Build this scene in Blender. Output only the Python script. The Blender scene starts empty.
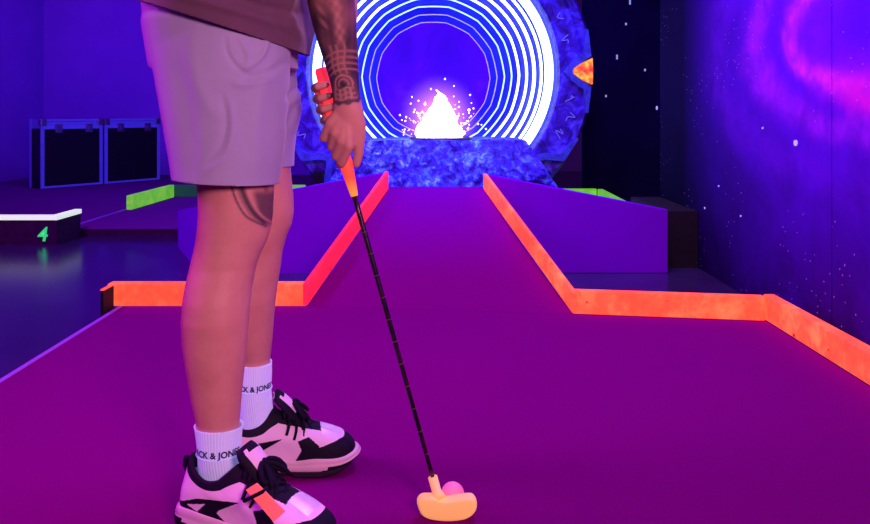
import bpy, bmesh, math, random
import numpy as np
from mathutils import Vector, Matrix, noise
S = bpy.context.scene
C = S.collection
V = Vector
# ------------------------------------------------------------------ camera
HC = 0.72; F = 800.0; X0 = 435.0; Y0 = 112.0
cam = bpy.data.cameras.new('camera'); co = bpy.data.objects.new('camera', cam); C.objects.link(co)
co.location = (0, 0, HC); co.rotation_euler = (math.pi/2, 0, 0)
cam.sensor_width = 36; cam.lens = F/870*36; cam.shift_y = -(262-Y0)/870; cam.clip_start = 0.05
S.camera = co
def P(px, py, d):
    return V(((px-X0)*d/F, d, HC-(py-Y0)*d/F))
# ------------------------------------------------------------------ world, lights, exposure
S.view_settings.view_transform = 'Standard'; S.view_settings.look = 'None'
S.view_settings.exposure = 0.0; S.view_settings.gamma = 1.0; S.view_settings.use_curve_mapping = False
w = bpy.data.worlds.new('world'); S.world = w; w.use_nodes = True
w.node_tree.nodes['Background'].inputs[0].default_value = (0.16, 0.02, 0.55, 1)
w.node_tree.nodes['Background'].inputs[1].default_value = 0.10
def area(name, loc, target, size, power, col, sy=None, spread=180):
    l = bpy.data.lights.new(name, 'AREA'); l.energy = power; l.color = col
    l.shape = 'RECTANGLE'; l.size = size; l.size_y = sy or size; l.spread = math.radians(spread)
    o = bpy.data.objects.new(name, l); C.objects.link(o); o.location = loc
    o.rotation_euler = (V(target)-V(loc)).to_track_quat('-Z', 'Y').to_euler()
    return o
area('uv_flood_carpet', (-0.9, 1.5, 2.85), (-0.2, 1.9, 0), 1.4, 24, (0.92, 0.02, 1.0))
area('uv_flood_ramp', (0.2, 3.9, 2.85), (0, 3.6, 0), 1.0, 2.5, (0.60, 0.0, 1.0))
area('uv_flood_back_left', (-2.9, 6.4, 2.85), (-3.2, 9.2, 1.0), 1.6, 72, (0.30, 0.01, 1.0))
area('violet_fill_left', (-2.7, 2.9, 2.85), (-1.35, 4.2, 0.1), 0.6, 42, (0.45, 0.01, 1.0), spread=95)  # unseen fill lamp added to brighten the left wedge face and floor
area('blue_wash_portal', (0.0, 4.9, 2.8), (0, 6.2, 1.0), 1.4, 50, (0.10, 0.08, 1.0), 0.4, 120)
area('blue_wash_rock', (0.0, 3.62, 2.85), (0, 4.12, 0.4), 0.8, 17, (0.04, 0.16, 1.0), 0.2, 45)
area('violet_fill_mural', (0.55, 2.7, 2.7), (1.3, 2.6, 1.0), 1.6, 74, (0.62, 0.25, 1.0), 0.4)  # unseen lamp added overhead to brighten the mural paint
area('pink_front_lamp', (0.7, -0.6, 1.35), (-0.35, 1.45, 0.5), 0.4, 16, (1.0, 0.38, 0.58), 0.5, 100)
area('magenta_side_lamp', (-2.1, 1.6, 1.6), (-0.35, 1.45, 0.5), 0.6, 17, (0.75, 0.03, 1.0), 0.6, 110)

# ------------------------------------------------------------------ helpers
def srgb(r, g, b):
    f = lambda c: (c/255/12.92) if c/255 <= 0.04045 else ((c/255+0.055)/1.055)**2.4
    return (f(r), f(g), f(b), 1)
class NT:
    def __init__(s, name):
        s.m = bpy.data.materials.new(name); s.m.use_nodes = True
        s.t = s.m.node_tree; s.b = s.t.nodes['Principled BSDF']
    def n(s, typ, **kw):
        x = s.t.nodes.new(typ)
        for k, v in kw.items():
            if k in x.inputs: x.inputs[k].default_value = v
            else: setattr(x, k, v)
        return x
    def l(s, a, b): s.t.links.new(a, b)
    def obj(s): return s.n('ShaderNodeTexCoord').outputs['Object']
    def noise(s, scale, detail=4, vec=None, rough=0.55, dist=0):
        x = s.n('ShaderNodeTexNoise', Scale=scale, Detail=detail, Roughness=rough, Distortion=dist)
        s.l(vec or s.obj(), x.inputs['Vector']); return x.outputs['Fac']
    def ramp(s, fac, stops, interp='LINEAR'):
        r = s.n('ShaderNodeValToRGB'); r.color_ramp.interpolation = interp
        e = r.color_ramp.elements
        while len(e) < len(stops): e.new(0.5)
        for i, (p, c) in enumerate(stops): e[i].position = p; e[i].color = c
        s.l(fac, r.inputs['Fac']); return r.outputs['Color']
    def math(s, op, a, b=None, c=None, clamp=False):
        x = s.n('ShaderNodeMath', operation=op); x.use_clamp = clamp
        for i, v in enumerate((a, b, c)):
            if v is None: continue
            if isinstance(v, (int, float)): x.inputs[i].default_value = v
            else: s.l(v, x.inputs[i])
        return x.outputs[0]
    def mix(s, fac, a, b, blend='MIX'):
        x = s.n('ShaderNodeMix', data_type='RGBA', blend_type=blend)
        for i, v in ((0, fac), (6, a), (7, b)):
            if isinstance(v, (int, float, tuple)): x.inputs[i].default_value = v
            else: s.l(v, x.inputs[i])
        return x.outputs[2]
    def bump(s, h, strength=0.3, dist=0.01):
        b = s.n('ShaderNodeBump', Strength=strength, Distance=dist); s.l(h, b.inputs['Height'])
        s.l(b.outputs[0], s.b.inputs['Normal'])
    def base(s, v):
        if isinstance(v, tuple): s.b.inputs['Base Color'].default_value = v
        else: s.l(v, s.b.inputs['Base Color'])
    def emit(s, col, st):
        if isinstance(col, tuple): s.b.inputs['Emission Color'].default_value = col
        else: s.l(col, s.b.inputs['Emission Color'])
        if isinstance(st, (int, float)): s.b.inputs['Emission Strength'].default_value = st
        else: s.l(st, s.b.inputs['Emission Strength'])
    def rough(s, v, spec=0.5):
        s.b.inputs['Roughness'].default_value = v; s.b.inputs['Specular IOR Level'].default_value = spec
def plain(name, col, rough=0.6, spec=0.5, nscale=0, namt=0.15, bump=0, metal=0, em=0):
    n = NT(name); n.rough(rough, spec); n.b.inputs['Metallic'].default_value = metal
    if nscale:
        f = n.noise(nscale, 5)
        d = tuple(c*(1-namt) for c in col[:3])+(1,)
        n.base(n.ramp(f, [(0.3, d), (0.7, col)]))
        if bump: n.bump(f, bump, 0.004)
    else: n.base(col)
    if em: n.emit(col, em)
    return n.m
def new_bm(): return bmesh.new()
ROOTLOC = {}
def link(name, bm_or_me, mats, parent=None, base=None, smooth=False):
    """mesh built in world coordinates; origin moved to its own base, or parent's origin kept."""
    if isinstance(bm_or_me, bmesh.types.BMesh):
        me = bpy.data.meshes.new(name); bmesh.ops.recalc_face_normals(bm_or_me, faces=bm_or_me.faces)
        bm_or_me.to_mesh(me); bm_or_me.free()
    else: me = bm_or_me
    if not isinstance(mats, (list, tuple)): mats = [mats]
    for m in mats: me.materials.append(m)
    if smooth: me.polygons.foreach_set('use_smooth', [True]*len(me.polygons))
    o = bpy.data.objects.new(name, me); C.objects.link(o)
    if parent is not None:
        o.parent = parent
        q = parent; off = V((0, 0, 0))
        while q: off += q.location; q = q.parent
        me.transform(Matrix.Translation(-off))
    else:
        if base is None:
            co_ = np.empty(len(me.vertices)*3); me.vertices.foreach_get('co', co_); co_ = co_.reshape(-1, 3)
            mn, mx = co_.min(0), co_.max(0); base = V(((mn[0]+mx[0])/2, (mn[1]+mx[1])/2, mn[2]))
        me.transform(Matrix.Translation(-V(base))); o.location = base
    return o
def empty(name, loc, parent=None):
    o = bpy.data.objects.new(name, None); C.objects.link(o); o.location = loc; o.empty_display_size = 0.1
    if parent: o.parent = parent
    return o
def tag(o, label, cat, group=None, kind=None):
    o['label'] = label; o['category'] = cat
    if group: o['group'] = group
    if kind: o['kind'] = kind
    return o
def struct(o): o['kind'] = 'structure'; return o
def bevel_mod(o, w=0.004, seg=2):
    m = o.modifiers.new('bevel', 'BEVEL'); m.width = w; m.segments = seg; m.limit_method = 'ANGLE'; return o
def box(bm, x0, x1, y0, y1, z0, z1):
    vs = [bm.verts.new(p) for p in ((x0,y0,z0),(x1,y0,z0),(x1,y1,z0),(x0,y1,z0),(x0,y0,z1),(x1,y0,z1),(x1,y1,z1),(x0,y1,z1))]
    for f in ((0,3,2,1),(4,5,6,7),(0,1,5,4),(1,2,6,5),(2,3,7,6),(3,0,4,7)): bm.faces.new([vs[i] for i in f])
    return vs
def prism(bm, poly, d):
    """poly: list of 3D points (planar); d: extrusion vector"""
    a = [bm.verts.new(p) for p in poly]; b = [bm.verts.new(V(p)+V(d)) for p in poly]
    n = len(a); bm.faces.new(a); bm.faces.new(b[::-1])
    for i in range(n): bm.faces.new([a[i], b[i], b[(i+1) % n], a[(i+1) % n]])
def loft(bm, rings, cap=True, closed=True):
    """rings: list of lists of points"""
    R = [[bm.verts.new(p) for p in r] for r in rings]; n = len(R[0])
    for a, b in zip(R, R[1:]):
        for i in range(n if closed else n-1): bm.faces.new([a[i], a[(i+1) % n], b[(i+1) % n], b[i]])
    if cap:
        for r in (R[0], R[-1]):
            c = bm.verts.new(sum((v.co for v in r), V((0,0,0)))/n)
            for i in range(n): bm.faces.new([r[i], r[(i+1) % n], c])
    return R
def ell(c, u, v, n=28, p=2.0):
    out = []
    for i in range(n):
        a = 2*math.pi*i/n; ca, sa = math.cos(a), math.sin(a)
        k = 1 if p == 2 else 1/((abs(ca)**p+abs(sa)**p)**(1/p))
        out.append(V(c)+V(u)*ca*k+V(v)*sa*k)
    return out
def tube(bm, pts, rad, n=10, cap=True):
    pts = [V(p) for p in pts]; rings = []
    if isinstance(rad, (int, float)): rad = [rad]*len(pts)
    up = None
    for i, p in enumerate(pts):
        t = (pts[min(i+1, len(pts)-1)]-pts[max(i-1, 0)]).normalized()
        if up is None: up = t.orthogonal().normalized()
        up = (up-t*up.dot(t)).normalized(); s = t.cross(up)
        rings.append(ell(p, up*rad[i], s*rad[i], n))
    loft(bm, rings, cap)
def bez(p0, p1, p2, p3, t):
    u = 1-t; return p0*u**3+p1*3*u*u*t+p2*3*u*t*t+p3*t**3
def spline(pts, k=6):
    pts = [V(p) for p in pts]; out = []
    for i in range(len(pts)-1):
        a, b, c, d = pts[max(i-1, 0)], pts[i], pts[i+1], pts[min(i+2, len(pts)-1)]
        for j in range(k):
            t = j/k
            out.append(0.5*((2*b)+(c-a)*t+(2*a-5*b+4*c-d)*t*t+(3*b-a-3*c+d)*t**3))
    out.append(pts[-1]); return out
def text_mesh(body, size, bold=0.0, shear=0.0, extr=0.0):
    cu = bpy.data.curves.new('t', 'FONT'); cu.body = body; cu.size = size; cu.extrude = extr; cu.offset = bold; cu.shear = shear
    cu.align_x = 'CENTER'; cu.resolution_u = 3
    o = bpy.data.objects.new('t', cu); C.objects.link(o)
    dg = bpy.context.evaluated_depsgraph_get(); me = bpy.data.meshes.new_from_object(o.evaluated_get(dg))
    bpy.data.objects.remove(o); bpy.data.curves.remove(cu); me.materials.clear(); return me
def remesh(bm, voxel, smooth=4, fac=0.5):
    me = bpy.data.meshes.new('tmp'); bmesh.ops.recalc_face_normals(bm, faces=bm.faces); bm.to_mesh(me); bm.free()
    o = bpy.data.objects.new('tmp', me); C.objects.link(o)
    m = o.modifiers.new('r', 'REMESH'); m.mode = 'VOXEL'; m.voxel_size = voxel; m.use_smooth_shade = True
    if smooth: s = o.modifiers.new('s', 'SMOOTH'); s.iterations = smooth; s.factor = fac
    dg = bpy.context.evaluated_depsgraph_get(); out = bpy.data.meshes.new_from_object(o.evaluated_get(dg))
    bpy.data.objects.remove(o); bpy.data.meshes.remove(me); return out
def coords(me):
    a = np.empty(len(me.vertices)*3); me.vertices.foreach_get('co', a); return a.reshape(-1, 3)

# ------------------------------------------------------------------ materials
def m_carpet(name, a, b):
    n = NT(name); n.rough(1.0, 0.0)
    f1 = n.noise(5, 3); f2 = n.noise(260, 2)
    c = n.ramp(f2, [(0.3, tuple(x*0.72 for x in a[:3])+(1,)), (0.7, a)])
    n.base(n.mix(n.math('MULTIPLY', f1, 0.5), c, b)); n.bump(f2, 0.5, 0.004)
    return n.m
M_carpet = m_carpet('carpet_plum', (0.21, 0.001, 0.16, 1), (0.15, 0.001, 0.13, 1))
M_carpet2 = m_carpet('carpet_purple', (0.16, 0.02, 0.22, 1), (0.12, 0.015, 0.18, 1))
M_panel = plain('purple_felt_panel', (0.19, 0.002, 0.55, 1), 0.95, 0.0, 2.5, 0.12)
M_edge = plain('lilac_edge', (0.35, 0.16, 0.60, 1), 0.6, 0.3, 60)
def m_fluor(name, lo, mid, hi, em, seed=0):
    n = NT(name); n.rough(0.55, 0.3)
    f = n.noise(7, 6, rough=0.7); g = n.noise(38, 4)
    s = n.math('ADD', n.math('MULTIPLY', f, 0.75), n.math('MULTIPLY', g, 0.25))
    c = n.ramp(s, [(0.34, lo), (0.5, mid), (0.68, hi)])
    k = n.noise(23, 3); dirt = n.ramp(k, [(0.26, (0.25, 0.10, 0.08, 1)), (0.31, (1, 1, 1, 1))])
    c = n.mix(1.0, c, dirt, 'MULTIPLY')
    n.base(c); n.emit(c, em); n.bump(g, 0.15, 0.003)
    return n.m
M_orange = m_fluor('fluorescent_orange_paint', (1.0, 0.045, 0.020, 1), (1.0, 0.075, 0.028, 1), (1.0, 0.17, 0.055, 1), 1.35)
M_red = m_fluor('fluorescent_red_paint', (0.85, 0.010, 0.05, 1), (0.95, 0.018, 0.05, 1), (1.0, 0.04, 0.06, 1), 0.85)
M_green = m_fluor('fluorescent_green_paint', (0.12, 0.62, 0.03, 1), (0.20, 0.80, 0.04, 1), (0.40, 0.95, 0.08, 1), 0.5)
M_cream = plain('fluorescent_cream_trim', (0.75, 0.92, 0.62, 1), 0.5, em=0.8)
M_num = plain('fluorescent_green_numeral', (0.04, 0.75, 0.16, 1), 0.6, 0.1, em=0.75)
M_black = plain('matt_black_wood', (0.010, 0.008, 0.012, 1), 0.7, 0.3, 30, 0.4)
M_dark = plain('dark_maroon_riser', (0.05, 0.008, 0.05, 1), 0.8, 0.2, 25, 0.4)
n = NT('glossy_dark_floor'); n.rough(0.2, 0.32)
f = n.noise(3.0, 6, rough=0.7); n.base(n.ramp(f, [(0.3, (0.02, 0.012, 0.05, 1)), (0.7, (0.04, 0.025, 0.09, 1))])); n.bump(n.noise(9, 5), 0.06, 0.01)
M_floor = n.m
def m_wall(name, a, b, spots=False):
    n = NT(name); n.rough(0.75, 0.3); f = n.noise(1.6, 5)
    n.base(n.ramp(f, [(0.3, a), (0.7, b)])); n.bump(n.noise(90, 3), 0.08, 0.003)
    return n.m
M_wall = m_wall('violet_wall_paint', (0.28, 0.10, 0.75, 1), (0.34, 0.13, 0.85, 1))
M_ceil = m_wall('black_ceiling', (0.01, 0.01, 0.012, 1), (0.014, 0.012, 0.018, 1))
M_wdark = plain('night_sky_wall_paint', (0.018, 0.006, 0.07, 1), 0.9, 0.05, 2, 0.5)
M_star = plain('painted_star', (0.6, 0.7, 1.0, 1), 0.5, em=0.35)
# mural
n = NT('galaxy_mural'); n.rough(0.8, 0.03)
tc = n.n('ShaderNodeNewGeometry').outputs['Position']
sep = n.n('ShaderNodeSeparateXYZ'); n.l(tc, sep.inputs[0]); Y = sep.outputs[1]; Z = sep.outputs[2]
wob = n.math('MULTIPLY', n.math('SUBTRACT', n.noise(1.6, 5, tc, 0.6), 0.5), 0.55)
dy = n.math('SUBTRACT', Y, 2.30); dz = n.math('MULTIPLY', n.math('SUBTRACT', Z, 1.0), 2.8)
r = n.math('SQRT', n.math('ADD', n.math('MULTIPLY', dy, dy), n.math('MULTIPLY', dz, dz)))
r = n.math('ADD', r, wob)
def band(c, wd):
    x = n.math('DIVIDE', n.math('SUBTRACT', r, c), wd); return n.math('POWER', 2.718, n.math('MULTIPLY', n.math('MULTIPLY', x, x), -1.0))
streak = n.ramp(n.noise(6, 6, tc, 0.65, 1.2), [(0.35, (0.25,)*3+(1,)), (0.7, (1,)*3+(1,))])
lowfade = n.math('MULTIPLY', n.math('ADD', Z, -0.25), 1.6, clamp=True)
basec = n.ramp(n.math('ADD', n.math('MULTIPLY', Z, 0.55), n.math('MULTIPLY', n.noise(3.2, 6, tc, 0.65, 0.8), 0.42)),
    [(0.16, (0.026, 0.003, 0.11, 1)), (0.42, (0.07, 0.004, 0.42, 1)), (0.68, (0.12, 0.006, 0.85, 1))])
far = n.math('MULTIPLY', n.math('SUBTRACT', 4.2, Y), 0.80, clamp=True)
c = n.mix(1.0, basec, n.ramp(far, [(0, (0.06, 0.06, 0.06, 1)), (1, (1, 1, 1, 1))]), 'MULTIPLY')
for cc, wd, col, st in ((0.60, 0.085, (1.0, 0.07, 0.9, 1), 1.25), (0.42, 0.16, (0.35, 0.02, 0.9, 1), 0.5), (0.98, 0.13, (0.50, 0.03, 0.95, 1), 1.1), (1.45, 0.20, (0.20, 0.010, 0.85, 1), 1.0)):
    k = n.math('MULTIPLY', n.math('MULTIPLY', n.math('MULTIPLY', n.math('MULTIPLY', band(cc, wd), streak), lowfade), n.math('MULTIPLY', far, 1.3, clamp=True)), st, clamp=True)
    c = n.mix(k, c, col)
# pink cloud near the doorway end
ax = n.math('DIVIDE', n.math('SUBTRACT', Y, 2.42), 0.22); az = n.math('DIVIDE', n.math('ADD', n.math('SUBTRACT', Z, 0.80), wob), 0.055)
cl = n.math('POWER', 2.718, n.math('MULTIPLY', n.math('ADD', n.math('MULTIPLY', ax, ax), n.math('MULTIPLY', az, az)), -1.0))
c = n.mix(n.math('MULTIPLY', cl, 0.9), c, (0.85, 0.02, 0.75, 1))
vo = n.n('ShaderNodeTexVoronoi', Scale=34.0); n.l(tc, vo.inputs['Vector'])
sm = n.math('MULTIPLY', n.math('LESS_THAN', vo.outputs['Distance'], 0.10), n.math('GREATER_THAN', n.noise(2.7, 2, tc), 0.50))
c = n.mix(n.math('MULTIPLY', sm, 0.7), c, (0.65, 0.5, 1.0, 1))
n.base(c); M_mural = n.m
def m_rock(name, seed):
    n = NT(name); n.rough(0.5, 0.4)
    f = n.noise(30, 8, rough=0.6, dist=0.4); g = n.noise(5, 3)
    s = n.math('ADD', n.math('MULTIPLY', f, 0.75), n.math('MULTIPLY', g, 0.25))
    n.base(n.ramp(s, [(0.38, (0.015, 0.006, 0.16, 1)), (0.49, (0.06, 0.03, 0.80, 1)), (0.56, (0.07, 0.28, 1.0, 1)), (0.66, (0.40, 0.95, 1.0, 1))]))
    n.bump(f, 0.8, 0.03); return n.m
M_rock = m_rock('blue_painted_rock', 0)
n = NT('portal_stone'); n.rough(0.5, 0.4); f = n.noise(9, 8, rough=0.65, dist=0.7)
n.base(n.ramp(f, [(0.38, (0.02, 0.004, 0.14, 1)), (0.52, (0.07, 0.02, 0.55, 1)), (0.66, (0.16, 0.20, 0.95, 1))])); n.bump(f, 0.6, 0.02); M_stone = n.m
M_brk = plain('portal_bracket_paint', (0.10, 0.20, 0.9, 1), 0.5, 0.4, 22, 0.6, 0.4)
M_mark = plain('pale_blue_marks', (0.40, 0.62, 1.0, 1), 0.5)
n = NT('orange_light_wedge'); f = n.noise(16, 3)
cc = n.ramp(f, [(0.35, (1, 0.04, 0.03, 1)), (0.5, (1, 0.22, 0.02, 1)), (0.66, (0.95, 0.75, 0.05, 1))]); n.base(cc); n.emit(cc, 0.8); M_wedge = n.m
def m_led(name, col, st): n = NT(name); n.base((0.8, 0.9, 1, 1)); n.emit(col, st); return n.m
n = NT('blue_tunnel_panel'); n.rough(0.4, 0.5); f = n.noise(2.2, 4); cc = n.ramp(f, [(0.3, (0.015, 0.012, 0.75, 1)), (0.7, (0.03, 0.06, 1.0, 1))])
n.base(cc); n.emit(cc, 0.25); M_tunnel = n.m  # slight emission stands in for ring light in the acrylic
n = NT('glowing_blue_disc'); f = n.noise(1.7, 4, dist=0.8); cc = n.ramp(f, [(0.3, (0.030, 0.0, 0.70, 1)), (0.6, (0.07, 0.0, 1.0, 1)), (0.8, (0.16, 0.01, 1.0, 1))])
n.base((0.01, 0.0, 0.1, 1)); n.rough(.6, .1); n.emit(cc, 0.95); M_disc = n.m  # emission puts the blue glow into the tunnel's end disc
M_spark = m_led('white_hot_sparks', (1, 0.90, 0.95, 1), 5)
M_metal_b = plain('pale_aluminium', (0.25, 0.6, 1.0, 1), 0.5, 0.5, 40, 0.1, 0, 0.0)
M_case = plain('black_laminate', (0.012, 0.010, 0.018, 1), 0.45, 0.4, 50, 0.3)
M_chrome = plain('dull_steel', (0.42, 0.36, 0.5, 1), 0.35, 0.5, metal=0.9)

# ------------------------------------------------------------------ structure
FZ = -0.05
bm = new_bm(); box(bm, -4.7, 5.0, -1.5, 10.4, FZ-0.1, FZ); struct(link('floor', bm, M_floor))
bm = new_bm(); box(bm, -4.7, 5.0, -1.5, 10.4, 3.0, 3.1); struct(link('ceiling', bm, M_ceil))
bm = new_bm(); box(bm, -4.60, -4.50, -1.5, 9.35, FZ, 3.0); struct(link('wall_left', bm, M_wall))
bm = new_bm(); box(bm, -4.60, 1.30, 9.2, 9.35, FZ, 3.0); struct(link('wall_back', bm, M_wall))
bm = new_bm(); box(bm, -4.60, 2.2, -1.5, -1.4, FZ, 3.0); struct(link('wall_front', bm, M_wdark))
wd = []
bm = new_bm(); box(bm, 1.38, 3.6, 7.40, 7.52, FZ, 3.0); wr = struct(link('wall_right_rear', bm, M_wdark))
for px, py, h in ((630, 1, 9), (617, 57, 6), (626, 24, 3), (645, 70, 3), (606, 96, 3)):
    p = P(px, py, 7.395); bm = new_bm(); box(bm, p.x-0.007, p.x+0.007, 7.392, 7.40, p.z-h*0.0036, p.z+h*0.0036)
    link('painted_star', bm, M_star, wr)
WX = 1.30
bm = new_bm(); box(bm, WX, WX+0.10, -1.5, 2.618, FZ, 3.0); box(bm, WX, WX+0.10, 2.624, 4.62, FZ, 3.0); box(bm, WX+0.004, WX+0.10, 2.617, 2.625, FZ, 3.0)
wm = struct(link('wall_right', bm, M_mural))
for px, py, s in ((796, 143, 0.011), (657, 108, 0.012), (763, 128, 0.004), (741, 216, 0.004), (719, 186, 0.004), (705, 208, 0.005), (688, 236, 0.007)):
    d = WX*F/(px-X0); p = P(px, py, d); bm = new_bm()
    prism(bm, ell((WX-0.003, p.y, p.z), (0, s*1.3, 0), (0, 0, s), 10), (0.0035, 0, 0)); link('painted_star', bm, M_star, wm)
bm = new_bm(); box(bm, WX-0.17, WX-0.003, 3.95, 4.62, FZ, 0.23); struct(link('trim_1', bm, M_black))

# ------------------------------------------------------------------ main putting platform
XL, XR = -1.167, 1.14; YF_L, YF_R = 2.965, 2.85
bm = new_bm(); prism(bm, [(XL, 0.25, -0.006), (XR, 0.25, -0.006), (XR, YF_R, -0.006), (0.49, YF_R, -0.006), (-0.475, YF_L, -0.006), (XL, YF_L, -0.006)], (0, 0, 0.006))
platform = empty('putting_platform', ((XL+XR)/2, 1.6, FZ))
tag(platform, 'low platform with plum purple carpet that the golfer stands on', 'platform')
link('carpet', bm, M_carpet, platform)
bm = new_bm(); prism(bm, [(XL+0.012, 0.25, FZ), (XR, 0.25, FZ), (XR, YF_R, FZ), (0.49, YF_R, FZ), (-0.475, YF_L, FZ), (XL+0.012, YF_L, FZ)], (0, 0, -FZ-0.006)); link('base', bm, M_dark, platform)
bm = new_bm(); box(bm, XL-0.004, XL+0.012, 0.25, YF_L, FZ+0.004, 0.0015); link('edge_strip', bm, M_edge, platform)

# ramp ------------------------------------------------------------
RT = 3.90; ZT = HC-75*RT/F
rl0, rr0 = V((-0.472, YF_L, 0)), V((0.489, YF_R, 0)); rl1 = V(((389-X0)*RT/F, RT, ZT)); rr1 = V(((483-X0)*RT/F, RT, ZT))
ramp = empty('ramp', (0, 3.4, FZ)); tag(ramp, 'narrowing plum carpeted ramp climbing to the blue rock base', 'ramp')
bm = new_bm(); N = 14
rows = []
for i in range(N+1):
    t = i/N; a = rl0.lerp(rl1, t); b = rr0.lerp(rr1, t); dz = -0.012*math.sin(math.pi*t)
    rows.append([a.lerp(b, s/8)+V((0, 0, dz+0.001)) for s in range(9)])
R = [[bm.verts.new(p) for p in r_] for r_ in rows]
for a, b in zip(R, R[1:]):
    for i in range(8): bm.faces.new([a[i], a[i+1], b[i+1], b[i]])
g = bmesh.ops.extrude_face_region(bm, geom=bm.faces[:])
for v in [e for e in g['geom'] if isinstance(e, bmesh.types.BMVert)]: v.co.z -= 0.006
link('carpet', bm, M_carpet, ramp, smooth=False)
bm = new_bm()
loft(bm, [[a+V((0, 0, -0.02)), V((a.x, a.y, FZ)), V((b.x, b.y, FZ)), b+V((0, 0, -0.02))] for a, b in ((rl0.lerp(rl1, t), rr0.lerp(rr1, t)) for t in (0.08, 0.5, 1))], True)
link('body', bm, M_black, ramp)

# gable panels each side -------------------------------------------
PD = 3.82
pr = [P(490, 175, PD), P(668, 210, PD), P(668, 271, PD), P(560, 271, PD), P(500, 271, PD)]
for p in pr[2:]: p.z = FZ
bm = new_bm(); prism(bm, pr, (0, 0.06, 0))
t = bevel_mod(link('side_panel', bm, M_panel), 0.004); tag(t, 'sloping purple felt wedge panel right of the ramp', 'panel', 'purple wedge panels beside the ramp')
pl = [P(382, 173.5, PD), P(382, 271, PD), P(200, 271, PD), P(200, 206, PD)]
pl[1].z = pl[2].z = FZ
bm = new_bm(); prism(bm, pl, (0, 0.06, 0))
e = V((-1.465, 4.56, 0)); prism(bm, [pl[2], pl[3], V((e.x, e.y, HC-98*4.56/F)), V((e.x, e.y, FZ))], (0.05, 0.03, 0))
t = link('side_panel', bm, M_panel); tag(t, 'sloping purple felt wedge panel left of the ramp, partly behind the legs', 'panel', 'purple wedge panels beside the ramp')

# boards -------------------------------------------------------------
def board(pts, h, th, mat, label, group, side, z0=0.0):
    """pts: two foot points of the visible face; side: vector to the back"""
    a, b = V(pts[0]), V(pts[1]); s = V(side)*th
    bm = new_bm()
    ra = [a, a+s, a+s+V((0, 0, h)), a+V((0, 0, h))]; rb = [b, b+s, b+s+V((0, 0, h)), b+V((0, 0, h))]
    loft(bm, [ra, rb], False)
    fs = [v for v in bm.verts]; bm.faces.new(fs[:4]); bm.faces.new(fs[4:])
    o = bevel_mod(link('border_board', bm, mat), 0.005, 2); tag(o, label, 'border board', group); return o
GO = 'orange boards edging the platform'
TH = 0.05
b = board([(-1.215, YF_L, -0.0), (-0.478, YF_L, 0)], 0.083, TH, M_orange, 'glowing orange border board at the rear left of the platform, behind the legs', GO, (0, 1, 0))
bm = new_bm(); box(bm, -1.200, -1.190, 2.87, YF_L-0.001, FZ, 0.079); link('end_cap', bm, M_black, b)
bm = new_bm(); box(bm, -1.201, -1.188, 2.87, YF_L-0.001, 0.079, 0.083); link('end_top', bm, M_orange, b)
board([(0.492, YF_R, 0.001), (XR-0.002, 2.752, 0.001)], 0.083, 0.035, M_orange, 'glowing orange border board right of the ramp foot, running across to the mural wall', GO, (0, 1, 0))
board([(XR+0.001, 2.785, 0.001), (XR+0.001, 0.6, 0.001)], 0.086, 0.04, M_orange, 'long orange border board in the foreground beside the mural wall', GO, (1, 0, 0))
# ramp boards: top of board clear of ramp
def rampboard(a, b, ha, hb, side, mat, label):
    th = 0.018
    bm = new_bm(); s = V(side)*th; ra = []; 
    for p, h in ((a, ha), (b, hb)): ra.append([p-V((0, 0, 0.0)), p+s, p+s+V((0, 0, h)), p+V((0, 0, h))])
    loft(bm, ra, False); fs = list(bm.verts); bm.faces.new(fs[:4]); bm.faces.new(fs[4:])
    o = bevel_mod(link('border_board', bm, mat), 0.004, 2); tag(o, label, 'border board', 'boards lining the ramp')
rampboard(rl0+V((0, -0.004, 0.002)), rl1+V((0, -0.03, -0.008)), 0.083, 0.088, (-1, 0, 0), M_red, 'red glowing border board up the left side of the ramp')
rampboard(rr0+V((0, -0.004, 0.002)), rr1+V((0, -0.03, -0.008)), 0.076, 0.076, (1, 0, 0), M_orange, 'orange glowing border board up the right side of the ramp')

# ------------------------------------------------------------------ rock base, spark fountain
RY = 3.97
bm = new_bm()
nx, nz, = 60, 22
def rockpt(s, t, back=0):
    # s 0..1 across, t 0..1 up, outline trapezoid
    xb0, xb1 = (286-X0)*RY/F, (604-X0)*RY/F; xt0, xt1 = (352-X0)*RY/F, (528-X0)*RY/F
    zb, zt = 0.0, 0.578
    k = max(0, (t-0.45)/0.55)
    x0 = xb0+(xt0-xb0)*(t**1.15); x1 = xb1+(xt1-xb1)*(t**1.15)
    x = x0+(x1-x0)*s; z = FZ+(zt-FZ)*t; y = RY+0.10*t
    q = noise.fractal(V((x*6, z*6, 1.3)), 1.0, 2.0, 5)
    return V((x, y+0.035*q, z+(0.008*q if t > 0.95 else 0)))
G = [[bm.verts.new(rockpt(i/nx, j/nz)) for i in range(nx+1)] for j in range(nz+1)]
for j in range(nz):
    for i in range(nx): bm.faces.new([G[j][i], G[j][i+1], G[j+1][i+1], G[j+1][i]])
prev = G[nz]
for kk in range(1, 9):
    row = [bm.verts.new(V((v.co.x, RY+0.10+0.055*kk, v.co.z+0.006*noise.noise(V((v.co.x*9, kk*0.5, 0)))))) for v in G[nz]]
    for i in range(nx): bm.faces.new([prev[i], prev[i+1], row[i+1], row[i]])
    prev = row
for side in (0, nx):
    col = [G[j][side] for j in range(nz+1)]; bk = [bm.verts.new(V((v.co.x, RY+0.54, v.co.z))) for v in col[:-1]]+[prev[side]]
    tops = None
    for j in range(nz-1): bm.faces.new([col[j], col[j+1], bk[j+1], bk[j]])
    bm.faces.new([col[nz-1], col[nz], prev[side], bk[nz-1]])
rb = link('rock_base', bm, M_rock, smooth=False); tag(rb, 'mottled blue rocky mound at the top of the ramp, under the sparks', 'rock')

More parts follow.
